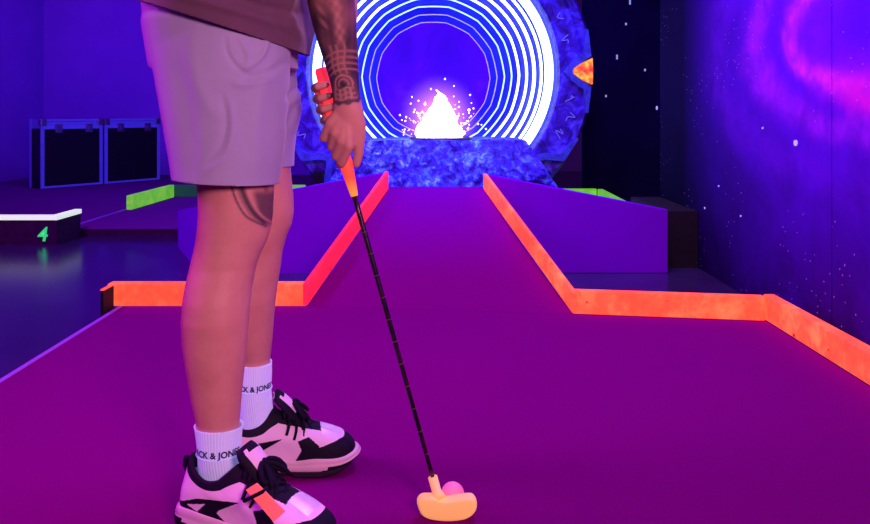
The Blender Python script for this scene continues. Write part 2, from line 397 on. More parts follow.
fount = empty('spark_fountain', P(438, 139, 4.25)); tag(fount, 'burst of white sparks shooting up in front of the round portal', 'spark fountain')
fz = 0.580
bm = new_bm(); box(bm, -0.13, 0.19, 4.10, 4.30, fz-0.03, fz+0.004); link('vent_tray', bm, M_case, fount)
bm = new_bm(); rng = random.Random(5)
for i in range(34):
    x = -0.12+0.30*i/33; h = rng.uniform(0.016, 0.034); tube(bm, [(x, 4.11, fz), (x+rng.uniform(-.006, .006), 4.105, fz+h)], [0.0032, 0.0008], 5)
link('vent_bristles', bm, M_case, fount)
bm = new_bm()
fc = P(439, 139, 4.24); hgt = (139-91)*4.24/F; wb = 0.135
rings = []
for j in range(26):
    t = j/25; 
    rad = [.142, .150, .146, .140, .133, .125, .116, .108, .100, .092, .084, .075, .066, .058, .050, .042, .034, .026, .014, .005][min(19, int(t*19.99))]*.84
    cx = fc.x+0.012*t if t < .9 else fc.x+.012*.9-.025*(t-.9)*10
    rg = []
    for i in range(40):
        a = 2*math.pi*i/40; q = 1+0.16*noise.noise(V((math.cos(a)*2.2, math.sin(a)*2.2, t*5)))+0.12*noise.noise(V((math.cos(a)*7, math.sin(a)*7, t*13)))
        rg.append(V((cx+rad*q*math.cos(a), fc.y+rad*0.5*q*math.sin(a), fz+0.003+hgt*t)))
    rings.append(rg)
loft(bm, rings); link('spark_plume', bm, M_spark, fount, smooth=True); M_spark2 = m_led('pinkish_white_sparks', (1, 0.62, 0.85, 1), 3.0)
bm = new_bm(); rng = random.Random(11)
for i in range(105):
    a = rng.gauss(0, 0.62); rr = rng.uniform(0.10, 0.27)*(1 if abs(a) < 1.2 else 0.8)
    x = fc.x+math.sin(a)*rr*0.98; z = fz+0.01+abs(math.cos(a))*rr*(0.25+0.6*rng.random()); y = fc.y+rng.uniform(-0.08, 0.08)
    if abs(x-fc.x) < 0.06 and z < fz+0.2: x = fc.x+(0.07+rng.random()*0.1)*(1 if x > fc.x else -1)
    s = rng.choice((0.0022, 0.003, 0.004, 0.005)); bmesh.ops.create_icosphere(bm, subdivisions=1, radius=s, matrix=Matrix.Translation((x, y, z)))
for px, py, s in ((425, 104, .007), (431, 89, .005), (445, 79, .005), (469, 110, .0075), (470, 95, .005), (412, 97, .004), (402, 120, .004), (400, 115, .005), (404, 132, .005), (454, 86, .004), (478, 124, .005), (486, 129, .005)):
    bmesh.ops.create_icosphere(bm, subdivisions=2, radius=s, matrix=Matrix.Translation(P(px, py, 4.2)))
o = link('flying_sparks', bm, M_spark2, fount); o['kind'] = 'stuff'
# emissive volume added to draw a soft halo of light round the plume
vm = bpy.data.materials.new('plume_glow'); vm.use_nodes = True; nt = vm.node_tree; nt.nodes.clear()
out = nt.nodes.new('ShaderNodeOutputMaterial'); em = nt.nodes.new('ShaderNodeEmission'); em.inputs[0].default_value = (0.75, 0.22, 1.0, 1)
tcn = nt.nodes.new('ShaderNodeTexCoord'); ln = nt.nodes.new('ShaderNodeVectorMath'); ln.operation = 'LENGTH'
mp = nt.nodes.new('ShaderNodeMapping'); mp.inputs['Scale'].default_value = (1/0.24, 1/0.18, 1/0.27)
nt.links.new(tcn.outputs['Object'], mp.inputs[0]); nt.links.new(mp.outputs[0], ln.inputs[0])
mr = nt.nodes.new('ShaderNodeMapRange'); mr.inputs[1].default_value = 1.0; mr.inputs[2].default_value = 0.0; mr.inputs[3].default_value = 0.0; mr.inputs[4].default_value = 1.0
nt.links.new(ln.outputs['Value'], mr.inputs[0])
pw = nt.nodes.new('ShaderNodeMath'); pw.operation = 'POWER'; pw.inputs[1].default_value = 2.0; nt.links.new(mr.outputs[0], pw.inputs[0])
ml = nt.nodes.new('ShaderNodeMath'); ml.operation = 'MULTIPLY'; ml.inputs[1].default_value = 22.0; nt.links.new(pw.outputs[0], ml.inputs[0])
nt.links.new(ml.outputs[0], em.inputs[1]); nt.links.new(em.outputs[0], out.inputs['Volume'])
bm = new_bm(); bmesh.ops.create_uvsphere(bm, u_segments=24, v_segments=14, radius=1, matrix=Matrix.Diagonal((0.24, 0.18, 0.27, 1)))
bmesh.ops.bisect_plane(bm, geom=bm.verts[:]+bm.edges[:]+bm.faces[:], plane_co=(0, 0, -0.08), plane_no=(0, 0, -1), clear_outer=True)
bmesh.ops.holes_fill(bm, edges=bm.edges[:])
me = bpy.data.meshes.new('glow_halo'); bm.to_mesh(me); bm.free(); me.materials.append(vm)
o = bpy.data.objects.new('plume_glow', me); C.objects.link(o); o.parent = fount; o.location = V((fc.x, fc.y, fz+0.09))-fount.location

# ------------------------------------------------------------------ portal
GD = 6.2; K = GD/F; gc = V(((433-X0)*K, GD, HC-(72-Y0)*K))
portal = empty('round_portal', (gc.x, GD, FZ)); tag(portal, 'large round blue stone portal ringed with concentric white light rings', 'portal')
def ring_pts(r, y, n=128): return [V((gc.x+r*math.cos(2*math.pi*i/n), y, gc.z+r*math.sin(2*math.pi*i/n))) for i in range(n)]
bm = new_bm()
prof = [(124, 0), (126, -0.05), (128, -0.06), (147, -0.06), (149, -0.075), (156, -0.075), (158.5, -0.05), (159, 0.0), (159, 0.16), (124, 0.16)]
rr_ = [ring_pts(r_*K, GD+y) for r_, y in prof]; R = [[bm.verts.new(p) for p in r_] for r_ in rr_]
for a, b in zip(R, R[1:]+R[:1]):
    for i in range(128): bm.faces.new([a[i], a[(i+1) % 128], b[(i+1) % 128], b[i]])
bmesh.ops.bisect_plane(bm, geom=bm.verts[:]+bm.edges[:]+bm.faces[:], plane_co=(0, 0, FZ+0.002), plane_no=(0, 0, -1), clear_outer=True)
link('stone_ring', bm, M_stone, portal)
# tunnel funnel
D = []
for r_px, k in ((122, 0.0), (55*1.18+2, 0.18*GD)): D.append((r_px*K, k))
bm = new_bm(); NS = 12
def tunnel_center(k): return gc.z-0.005*k
def tring(r, k, n=112, poly=0.0):
    out = []
    for i in range(n):
        a = 2*math.pi*i/n; q = 1+poly*(abs(math.cos(a*7))-0.64); out.append(V((gc.x+r*q*math.cos(a), GD+0.02+k, gc.z-0.0*k+r*q*math.sin(a))))
    return out
rings = []
for j in range(NS+1):
    t = j/NS; rings.append(tring((123*(1-t)+67*t)*K+0.01, 0.18*GD*t))
loft(bm, rings, False); bmesh.ops.solidify(bm, geom=bm.faces[:], thickness=0.01)
link('tunnel_wall', bm, M_tunnel, portal, smooth=True)
bm = new_bm(); prism(bm, tring(68*K+0.01, 0.18*GD+0.005), (0, 0.02, 0)); link('back_disc', bm, M_disc, portal)
L1 = m_led('bright_white_light', (0.72, 0.90, 1.0, 1), 2.6); L2 = m_led('cyan_white_light', (0.35, 0.65, 1.0, 1), 1.5); L3 = m_led('dim_violet_light', (0.30, 0.18, 1.0, 1), 1.0)
leds = [(118.9, 4.5, L1), (112.7, 0.5, L2), (109.3, 1.4, L1), (102.3, 1.75, L1), (94.6, 1.35, L1), (86.5, 1.25, L1), (79, 0.85, L2), (71.5, 0.75, L2), (64, 0.55, L3), (56.5, 0.45, L3)]
for rp, wpx, m in leds:
    # solve depth on funnel so that projected radius = rp
    best = min((abs((123*(1-t)+67*t)/(1+0.18*t)-rp), t) for t in [i/400 for i in range(401)])[1]
    rr2 = (123*(1-best)+67*best)*K; k = 0.18*GD*best
    bm = new_bm(); c0 = []
    nseg = 112; wr_ = wpx*K*(1+0.18*best)
    poly = 0.0 if rp > 90 else (0.3 if rp > 75 else 0.55)
    Rr = []
    for i in range(nseg):
        a = 2*math.pi*i/nseg; q = 1+poly*(math.cos(math.pi/14)/math.cos((a % (math.pi/7))-math.pi/14)-0.991)
        rr3 = (rr2-wr_*0.6)*q; rg = []
        for jj in range(8):
            b_ = 2*math.pi*jj/8; rg.append(bm.verts.new(V((gc.x+(rr3+wr_*math.cos(b_))*math.cos(a), GD+0.01+k+wr_*0.5*math.sin(b_), gc.z+(rr3+wr_*math.cos(b_))*math.sin(a)))))
        Rr.append(rg)
    for i in range(nseg):
        a, b = Rr[i], Rr[(i+1) % nseg]
        for jj in range(8): bm.faces.new([a[jj], a[(jj+1) % 8], b[(jj+1) % 8], b[jj]])
    link('light_ring', bm, m, portal, smooth=True)
def polar(rp, tp, ang, y):
    ca, sa = math.cos(ang), math.sin(ang); r_, t_ = rp*K, tp*K
    return V((gc.x+r_*ca-t_*sa, y, gc.z+r_*sa+t_*ca))
for deg in (0, 160, 220, 320):
    if deg == 200: continue
    A = math.radians(deg)
    if deg == 160: A = math.radians(180)
    bm = new_bm()
    for sg in (1, -1):
        poly = [(129, 0), (137, 10*sg), (148, 18*sg), (150, 41*sg), (152.5, 41*sg), (155.5, 15*sg), (141, 5*sg), (137, 0)]
        if sg < 0: poly = poly[::-1]
        prism(bm, [polar(a, b, A, GD-0.115) for a, b in poly], (0, 0.06, 0))
    br = link('bracket', bm, M_brk, portal)
    if deg not in (0, 80, 160): continue
    bm = new_bm(); prism(bm, [polar(a, b, A, GD-0.125) for a, b in ((138, -2.5), (138, 2.5), (146, 8), (156.5, 13), (157, 0), (156.5, -13), (146, -8))], (0, 0.05, 0))
    link('light_wedge', bm, M_wedge, br)
rng = random.Random(3)
for i, deg in enumerate((14, 24, -11, -18, -26, -50, -58, 52, 60, 66, 94, 104, 136, 148, 165, 190, 198, 206, 232)):
    A = math.radians(deg); bm = new_bm(); r0 = rng.uniform(134, 144)
    pts = [(r0+rng.uniform(-3, 3), -5+k*2.8+rng.uniform(-1, 1)) for k in range(4)]
    pts[rng.randrange(1, 3)] = (r0+rng.choice((-5, 5)), rng.uniform(-2, 2))
    tube(bm, spline([polar(a, b, A, GD-0.064) for a, b in pts], 4), 0.0045, 6); link('carved_mark', bm, M_mark, portal)
for sx, px in ((-1, 318), (1, 546)):
    x = (px-X0)*6.0/F; bm = new_bm(); box(bm, x-0.07, x+0.07, 5.95, 6.13, FZ, 0.16); box(bm, x-0.035, x+0.035, 5.98, 6.1, 0.16, 0.27); link('foot_bracket', bm, M_black, portal)

# ------------------------------------------------------------------ back left: platform, hole 4, cases
bm = new_bm(); box(bm, -4.45, -1.25, 4.95, 9.15, FZ, -0.006)
lp = empty('putting_platform', (-2.8, 7, FZ)); tag(lp, 'low purple carpeted platform at the back left, under the black cases', 'platform')
link('base', bm, M_dark, lp)
bm = new_bm(); box(bm, -4.45, -1.25, 4.945, 9.15, -0.006, 0.0); link('carpet', bm, M_carpet2, lp)
bm = new_bm(); box(bm, -2.285, -2.265, 4.96, 5.88, 0.0005, 0.006); link('edge_strip', bm, M_edge, lp)
bm = new_bm(); box(bm, 0.15, 3.3, 5.0, 7.2, FZ, -0.004)
bm.free()
GG = 'green boards edging the holes at the back'
board([(-2.225, 5.88, 0.001), (-2.20, 6.75, 0.001)], 0.105, 0.045, M_green, 'bright green border board behind the shorts, left of the legs', GG, (-1, 0, 0))
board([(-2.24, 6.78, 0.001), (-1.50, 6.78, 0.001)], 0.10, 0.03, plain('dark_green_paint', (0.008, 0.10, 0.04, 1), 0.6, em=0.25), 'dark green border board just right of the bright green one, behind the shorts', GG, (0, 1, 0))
board([(-1.42, 6.78, 0.001), (-1.10, 6.78, 0.001)], 0.10, 0.03, M_green, 'short green border board seen between the thighs and the rock', GG, (0, 1, 0))
board([(0.80, 6.55, FZ), (1.325, 6.55, FZ)], 0.14, 0.045, M_green, 'green border board beyond the right wedge panel, beside the portal', GG, (0, 1, 0))
board([(1.33, 6.55, FZ), (1.30, 5.05, FZ)], 0.14, 0.045, M_green, 'green border board running forward toward the dark right wall', GG, (1, 0, 0))
h4 = empty('hole_block', (-3.0, 4.9, FZ)); tag(h4, 'black hole block with a glowing cream top edge and green number 4', 'hole block')
TX, TZ = -2.19, 0.107
bm = new_bm(); box(bm, -4.3, TX, 4.63, 4.66, FZ, TZ-0.012); box(bm, TX-0.03, TX, 4.66, 4.944, FZ, TZ-0.012); link('riser', bm, M_dark, h4)
bm = new_bm(); box(bm, -4.3, TX-0.03, 4.66, 4.94, FZ, 0.02); link('carpet', bm, M_carpet2, h4)
bm = new_bm(); prism(bm, [(-4.3, 4.622, TZ-0.012), (TX+0.006, 4.622, TZ-0.012), (TX+0.006, 4.944, TZ-0.012), (TX-0.035, 4.944, TZ-0.012), (TX-0.035, 4.672, TZ-0.012), (-4.3, 4.672, TZ-0.012)], (0, 0, 0.026))
link('top_strip', bm, M_cream, h4)
me = text_mesh('4', 0.115, 0.002, 0.15, 0.0015)
p = P(42, 241, 4.627); me.transform(Matrix.Translation(p) @ Matrix.Rotation(math.pi/2, 4, 'X')); link('numeral', me, M_num, h4)
# flight cases
def case(name, a, b, h, label):
    a = V(a); b = V(b); u = (b-a); Lc = u.length; u.normalize(); nrm = V((u.y, -u.x, 0))  # front normal
    if nrm.y > 0: nrm = -nrm
    dpt = 0.22; root = empty(name, (a+b)/2-nrm*dpt/2); tag(root, label, 'equipment case', 'black road cases by the back wall')
    Mx = Matrix((u.to_4d()[:3]+(a.x,), (-nrm).to_4d()[:3]+(a.y,), (0, 0, 1, a.z), (0, 0, 0, 1))).copy()
    Mx = Matrix(((u.x, -nrm.x, 0, a.x), (u.y, -nrm.y, 0, a.y), (0, 0, 1, a.z), (0, 0, 0, 1)))
    def part(nm, boxes, m, bev=0):
        bm = new_bm()
        for q in boxes: box(bm, *q)
        bm.transform(Mx); o = link(nm, bm, m, root)
        if bev: bevel_mod(o, bev)
        return o
    e = 0.035
    part('body', [(0.006, Lc-0.006, 0.006, dpt-0.006, 0.01, h-0.09)], M_case)
    part('lid', [(0.006, Lc-0.006, 0.006, dpt-0.006, h-0.085, h-0.004)], M_metal_b)
    for q in ((0, e, 0, 0.02, 0, h), (Lc-e, Lc, 0, 0.02, 0, h), (0, 0.02, dpt-e, dpt, 0, h)): part('edge_trim', [q], M_metal_b, 0.004)
    part('edge_trim', [(0, Lc, 0, 0.02, h-0.095, h-0.078)], M_metal_b, 0.003)
    for q in ((0, Lc, -0.001, 0.03, h-0.02, h), (0, Lc, -0.001, 0.02, 0.0, 0.02)): part('edge_trim', [q], M_metal_b, 0.003)
    for x in (-0.004, Lc-0.056):
        part('corner', [(x, x+0.06, -0.006, 0.05, h-0.06, h+0.004)], M_chrome, 0.008)
    for x in (Lc*0.27, Lc*0.76):
        part('latch', [(x-0.035, x+0.035, -0.012, 0.004, h-0.13, h-0.045), (x-0.012, x+0.012, -0.02, 0.0, h-0.11, h-0.07)], M_chrome, 0.004)
A = P(41, 189, 7.47); A.z = 0.001; B = P(103, 184, 7.98); B.z = 0.001
case('road_case', A, B, 0.65, 'black road case nearest the left wall, with metal edges')
A2 = B+(B-A).normalized()*0.02; case('road_case', A2, A2+(B-A)*1.02, 0.65, 'black road case behind the back of the shorts, second from the left wall')

# ------------------------------------------------------------------ putter and ball
GY = 1.48
gA, gB = P(321, 68, GY), P(354.5, 196, GY); HE = P(433.5, 480, 1.435)
putter = empty('putter', P(447, 516, 1.42)); tag(putter, 'putter with black shaft, orange grip and cream head held by the golfer', 'putter')
gax = (gB-gA)
n = NT('orange_rubber_grip'); sp = n.n('ShaderNodeSeparateXYZ'); n.l(n.n('ShaderNodeNewGeometry').outputs['Position'], sp.inputs[0])
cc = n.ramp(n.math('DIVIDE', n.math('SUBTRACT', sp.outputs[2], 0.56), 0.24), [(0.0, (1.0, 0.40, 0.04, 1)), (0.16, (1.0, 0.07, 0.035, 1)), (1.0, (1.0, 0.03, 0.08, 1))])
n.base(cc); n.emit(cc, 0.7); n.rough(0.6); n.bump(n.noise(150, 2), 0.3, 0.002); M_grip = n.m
bm = new_bm(); tube(bm, [gA, gA+gax*0.02, gA+gax*0.5, gA+gax*0.78, gA+gax*0.97, gB], [0.010, 0.0125, 0.0125, 0.0120, 0.0075, 0.0065], 20)
link('grip', bm, M_grip, putter, smooth=True)
n = NT('black_shaft'); n.rough(0.22, 0.6); n.base(n.ramp(n.noise(30, 3), [(0.35, (0.012, 0.008, 0.02, 1)), (0.75, (0.06, 0.02, 0.06, 1))])); n.b.inputs['Metallic'].default_value = 0.5; M_shaft = n.m
bm = new_bm(); pts = [gB.lerp(HE, i/16)-V((0, 0, 0)) for i in range(17)]; pts[0] = gB-(HE-gB).normalized()*0.02
tube(bm, pts, [0.0052-0.0014*i/16 for i in range(17)], 12); link('shaft', bm, M_shaft, putter, smooth=True)
dS = (HE-gB).normalized(); M_step = plain('copper_step_rings', (0.16, 0.05, 0.09, 1), 0.3, metal=0.6)
for i in range(12):
    c0 = gB.lerp(HE, 0.05+0.078*i); bm = new_bm(); tube(bm, [c0, c0+dS*0.0022], [0.0054-0.0013*i/12+0.0002]*2, 12); link('shaft_step', bm, M_step, putter)
# head: outline in XZ, thickness along Y
n = NT('cream_plastic_head'); n.rough(0.5, 0.4); n.base((1.0, 0.72, 0.22, 1)); n.emit((1.0, 0.50, 0.13, 1), 0.36); M_head = n.m  # warm emission put into the plastic to offset the pink lamp
HD = 1.42
def HP(px, py, dy=0): q = P(px, py, HD); return V((q.x, HD+dy, q.z))
outl = [(418.5, 507), (417, 500), (421, 496), (428, 495.5), (434, 496), (438, 498), (446, 499), (456, 497.5), (466, 496), (473, 496), (476.5, 501), (476, 508), (470, 514.5), (460, 517.5), (445, 518.3), (430, 516.5), (422, 513)]
cx_, cy_ = 447, 507
bm = new_bm(); rings = []
for yy, sc in ((-0.013, 0.86), (-0.0125, 0.93), (-0.009, 0.98), (-0.004, 1.0), (0.006, 1.0), (0.012, 0.97), (0.015, 0.9)):
    pts = spline([HP(cx_+(a-cx_)*sc, cy_+(b-cy_)*sc, yy) for a, b in outl+outl[:1]], 4)[:-1]
    rings.append(pts)
loft(bm, rings); link('head', bm, M_head, putter, smooth=True)
bm = new_bm(); a = HE-dS*0.006; b = HP(439, 500, 0.003)
tube(bm, [a, HE+dS*0.02, a.lerp(b, 0.7), b], [0.0085, 0.0085, 0.0095, 0.014], 18); link('hosel', bm, M_head, putter, smooth=True)
bm = new_bm(); BR = 0.02135; bc = V(((452.6-X0)*1.4615/F, 1.4615, BR+0.0005)); bmesh.ops.create_icosphere(bm, subdivisions=5, radius=BR, matrix=Matrix.Translation(bc))
n = NT('pink_golf_ball'); n.rough(0.45); n.base((0.95, 0.30, 0.45, 1)); n.emit((0.95, 0.25, 0.42, 1), 0.12)
vo = n.n('ShaderNodeTexVoronoi', Scale=260.0); n.l(n.obj(), vo.inputs['Vector']); n.bump(vo.outputs['Distance'], 0.4, 0.001)
tag(link('golf_ball', bm, n.m, smooth=True), 'pink golf ball on the carpet just behind the cream putter head', 'golf ball')

# ------------------------------------------------------------------ the golfer
ND, FD = 1.42, 1.585          # distance of near and far leg
person = empty('person', (-0.38, 1.5, 0.0))
tag(person, 'person in mauve shorts and white sneakers bending to putt, tattooed forearm', 'person')
fwdN = V((0.94, -0.34, 0)).normalized(); fwdF = V((0.97, 0.24, 0)).normalized()
def legrings(tab, d0, latscale=1.0, n=36, ydrift=None):
    rings = []
    for py, xl, xr, lat, dd in tab:
        d = d0+dd; c = P((xl+xr)/2, py, d); hw = (xr-xl)/2*d/F
        rings.append(ell(c, (hw, 0, 0), (0, lat*latscale, 0), n))
    return rings
near = [(60, 178, 282, .088, .01), (110, 186, 281, .084, .01), (150, 192, 277, .075, .0), (182, 197.5, 274, .066, 0), (200, 199, 273, .062, 0), (215, 199, 272.5, .060, 0), (228, 198, 270.5, .058, 0), (240, 196.5, 267, .056, 0), (252, 194, 261, .054, 0),
        (266, 190.5, 256, .054, 0), (285, 186, 252, .056, -.005), (300, 183.5, 250, .057, -.01), (320, 182, 248.5, .056, -.015), (345, 183, 246.5, .050, -.02), (370, 186.5, 244, .043, -.025), (400, 191.5, 241, .036, -.03), (420, 196, 239.5, .0325, -.035), (440, 199, 238, .032, -.035), (470, 204, 238, .028, -.035), (500, 206, 240, .028, -.035)]
farr = [(60, 205, 284, .075, -.02), (110, 212, 286, .072, -.01), (150, 222, 288.5, .068, -.0), (182, 226, 291.5, .066, 0), (198, 229, 293, .062, 0), (212, 230, 293.5, .060, 0), (224, 229, 291.5, .058, 0), (236, 227, 286.5, .056, 0), (250, 224, 282.5, .054, 0),
        (265, 221, 280.5, .054, 0.0), (285, 218, 277.5, .056, 0), (300, 217, 275.5, .057, 0), (320, 219, 273.5, .054, 0.005), (340, 228, 272, .042, .005), (358, 238, 270, .033, 0.01), (380, 240.5, 268.5, .031, .01), (400, 241, 268, .031, .01), (430, 243, 268, .028, .01), (450, 244, 270, .028, .01)]
bm = new_bm()
loft(bm, legrings(near, ND)); loft(bm, legrings(farr, FD))
# knee caps, calves
def ball(bm, c, r, sx=1, sy=1, sz=1, rot=None):
    m = Matrix.Translation(c) @ (rot or Matrix.Identity(4)) @ Matrix.Diagonal((sx, sy, sz, 1)); bmesh.ops.create_uvsphere(bm, u_segments=20, v_segments=14, radius=r, matrix=m)
def cone(bm, a, b, r1, r2, n=16):
    a, b = V(a), V(b); tube(bm, [a, a.lerp(b, .5), b], [r1, (r1+r2)/2, r2], n)
    for p, r_ in ((a, r1), (b, r2)): bmesh.ops.create_icosphere(bm, subdivisions=2, radius=r_, matrix=Matrix.Translation(p))
ball(bm, P(247, 212, ND-.012), 0.040, 1.0, 0.95, 1.25); ball(bm, P(268, 210, FD-.010), 0.040, 1.05, 0.95, 1.2)
# feet inside the shoes
cone(bm, (-0.385, 1.40, 0.05), (-0.235, 1.345, 0.045), 0.034, 0.028); cone(bm, (-0.35, 1.60, 0.05), (-0.20, 1.635, 0.045), 0.034, 0.028)
# pelvis, torso
def tr(z, x, y, a, b): return ell((x, y, z), (a, 0, 0), (0, b, 0), 36, 2.3)
loft(bm, [tr(.78, -.385, 1.50, .10, .155), tr(.86, -.395, 1.5, .122, .168), tr(.95, -.39, 1.5, .118, .160), tr(1.05, -.37, 1.5, .105, .142), tr(1.16, -.33, 1.5, .108, .150), tr(1.27, -.28, 1.5, .11, .17), tr(1.34, -.24, 1.5, .095, .175), tr(1.39, -.21, 1.5, .06, .13)])
cone(bm, (-.20, 1.5, 1.34), (-.13, 1.5, 1.49), .062, .056)
ball(bm, (-.085, 1.5, 1.56), 0.095, 1.02, .80, 1.22, Matrix.Rotation(math.radians(28), 4, 'Y'))
cone(bm, (-.05, 1.5, 1.50), (0.0, 1.5, 1.455), .045, .032)            # jaw
cone(bm, (0.0, 1.5, 1.56), (0.035, 1.5, 1.515), .008, .014)          # nose
for s in (-1, 1):
    ball(bm, (-.09, 1.5+s*.078, 1.545), 0.022, .9, .4, 1.3); ball(bm, (0.012, 1.5+s*.03, 1.565), 0.013)
# arms
SR, SL = V((-.20, 1.335, 1.325)), V((-.20, 1.665, 1.325))
ER, EL = P(322, -50, 1.375), V((-.205, 1.665, 1.02))
WR, WL = P(347, 100, 1.452), P(341, 82, 1.535)
cone(bm, SR, SR.lerp(ER, .35), .055, .050); cone(bm, SR.lerp(ER, .35), ER, .050, .042)
cone(bm, SL, SL.lerp(EL, .35), .055, .050); cone(bm, SL.lerp(EL, .35), EL, .050, .040)
def forearm(bm, tab):
    rings = []
    for i, (px, py, d, hw, lat) in enumerate(tab):
        c = P(px, py, d); hw *= d/F; rings.append(ell(c, (hw, 0, 0), (0, lat, 0), 28))
    loft(bm, rings)
forearm(bm, [(322, -58, 1.375, 22, .040), (325, -35, 1.385, 25, .044), (329, -12, 1.40, 24.5, .044), (331.5, 5, 1.41, 23.7, .042), (334.5, 25, 1.42, 22, .038), (337.5, 42, 1.43, 20, .034), (341, 60, 1.44, 17.5, .030), (344, 78, 1.447, 15, .026), (346, 92, 1.45, 13.8, .0235), (347.5, 103, 1.452, 14.2, .022), (348.5, 112, 1.452, 15.5, .020), (349, 122, 1.454, 16, .0175), (349, 131, 1.456, 14, .014)])
cone(bm, EL, EL.lerp(WL, .3), .040, .041); cone(bm, EL.lerp(WL, .3), WL, .041, .026)
# --- right hand (near, lower)
ax = gax.normalized(); lf = V((ax.z, 0, -ax.x)); lf = lf if lf.x < 0 else -lf; cm = V((0, -1, 0))
def axis_at(py): return gA.lerp(gB, (py-68)/(196-68))
mcps = []
#          axis y, mcp px,py, PIP px,py, r
fingers = [(128, 330, 123, 323.5, 138, .0085), (138, 335, 133, 331.5, 147, .0090), (148, 341.5, 141, 336, 156, .0094), (158, 349, 146, 341.5, 163, .0092)]
for ay, mx, my, qx, qy, r_ in fingers:
    A_ = axis_at(ay+6); mcp = P(mx, my, GY-.034); pip = P(qx, qy, GY-.016)
    dip = A_+lf*.014-cm*.021; tip = A_-lf*.006-cm*.024; mcps.append(mcp)
    cone(bm, mcp, pip, r_*1.08, r_*1.0); cone(bm, pip, dip, r_*.98, r_*.88); cone(bm, dip, tip, r_*.88, r_*.8)
    cone(bm, P(346.5, 106, GY-.030), mcp, .013, r_*1.15)
ball(bm, P(346, 122, GY-.030), .021, 1.0, .62, 1.25)
# thumb
tb = [P(353, 108, GY-.024), P(359, 124, GY-.024), P(359.5, 141, GY-.020), P(358.5, 154, GY-.014), P(356.5, 164, GY-.012)]
for a, b, r1, r2 in zip(tb, tb[1:], (.0125, .0135, .0105, .0095), (.0135, .0105, .0095, .0078)): cone(bm, a, b, r1, r2)
# --- left hand (far, upper)
for ay, off, r_ in ((84, .022, .0082), (95, .023, .0088), (106, .0225, .0090), (117, .020, .0088)):
    A_ = axis_at(ay); mcp = A_-cm*.030+lf*.004+ax*-.004; pip = A_+lf*off-cm*.006+ax*.002; dip = A_+lf*.012+cm*.019+ax*.003; tip = A_-lf*.004+cm*.021+ax*.003
    cone(bm, mcp, pip, r_*1.1, r_); cone(bm, pip, dip, r_, r_*.9); cone(bm, dip, tip, r_*.9, r_*.8); cone(bm, WL, mcp, .015, r_*1.2)
cone(bm, WL+V((0.004, -.01, -.01)), axis_at(100)-lf*.022-cm*.006, .013, .010); cone(bm, axis_at(100)-lf*.022-cm*.006, axis_at(120)-lf*.021, .010, .008)
me = remesh(bm, 0.0025, 5, 0.5)
co_ = coords(me)
X_, Y_, Z_ = co_[:, 0], co_[:, 1], co_[:, 2]
px_ = X0+X_*F/Y_; py_ = Y0+(HC-Z_)*F/Y_
# ---- tattoo ink stored on the skin: forearm sleeve (limb coordinates) and the knee swirl
def sst(a, b, x): t = np.clip((x-a)/(b-a), 0, 1); return t*t*(3-2*t)
aw, ae = np.array(WR), np.array(ER); dv = ae-aw; Lf = np.linalg.norm(dv); dv /= Lf
rel = co_-aw; sv = rel@dv; radial = rel-np.outer(sv, dv); dist = np.linalg.norm(radial, axis=1)
ang = np.arctan2(radial[:, 0], -radial[:, 1])        # 0 = towards the near side, + = towards the right
arm = (dist < np.where(sv < .09, .036, .062)) & (sv > -0.006) & (sv < Lf+0.05) & (X_ > -0.30)
near_arm = Y_ < 1.50
s100 = sv*1000; u = ang/1.2                                           # mm from wrist; -1..1 over the seen half
def line(d, w_): return np.exp(-(d/w_)**2)
nz_ = np.array([noise.fractal(V((float(a), float(b)*0.03, 3.1)), 1.0, 2.0, 4) for a, b in zip(u*2.2, s100)]) if False else None
def fbm(x, y, seed, octv=4):
    r = np.random.RandomState(seed); tot = np.zeros_like(x); amp = 1
    for o_ in range(octv):
        for _ in range(3):
            a, b, ph = r.normal(0, 1)*2**o_, r.normal(0, 1)*2**o_, r.uniform(0, 6.28); tot += amp*np.sin(a*x+b*y+ph)/3
        amp *= .6
    return tot
ink = 0.80+0.22*fbm(u*3, s100/22, 4)
# bottom medallion: arch over a pupil, little windows under it
cxm, cym = 0.05, 34
rm = np.sqrt(((u-cxm)*24)**2+(s100-cym)**2)
light = np.zeros_like(u)
light = np.maximum(light, 0.9*line(rm-17, 1.8)*(s100 > cym-6)); light = np.maximum(light, 0.7*line(rm-10, 1.6)*(s100 > cym-4))
ink = np.where(rm < 5, 1.0, ink)
for uu in (-.75, -.3, .1, .5): light = np.maximum(light, 0.8*line((u-uu)*22, 1.8)*(s100 < 26)*(s100 > 6))
for ss in (8, 17, 26): light = np.maximum(light, 0.7*line(s100-ss-2*np.sin(u*6), 1.6)*(abs(u) < .85))
ink = np.where((s100 < 5), 0.9, ink)
# curved straps higher up
for ss in (62, 73, 84, 95): light = np.maximum(light, 0.75*line(s100-ss+8*u*u-3*u, 1.9))
for uu in (-.5, -.05, .45): light = np.maximum(light, 0.65*line((u-uu)*24+2*np.sin(s100/9), 1.9)*(s100 > 52)*(s100 < 108))
# pale standing figure above
fig = np.exp(-(((u-.35)/(.24+.05*np.sin(s100/9)))**2))*sst(98, 112, s100)
light = np.maximum(light, .72*fig*(0.8+.4*np.sin(s100/3.3)*np.sin(u*14)))
light = np.maximum(light, .55*np.exp(-(((u+.45)/.2)**2))*sst(128, 140, s100)*(0.6+.5*np.sin(s100/4+u*9)))
ink = np.clip(ink, 0.5, 1)*(1-np.clip(light, 0, 1))
ink = np.where(arm & near_arm, ink*sst(-4, 0, s100+1.5*np.sin(u*9)), 0)
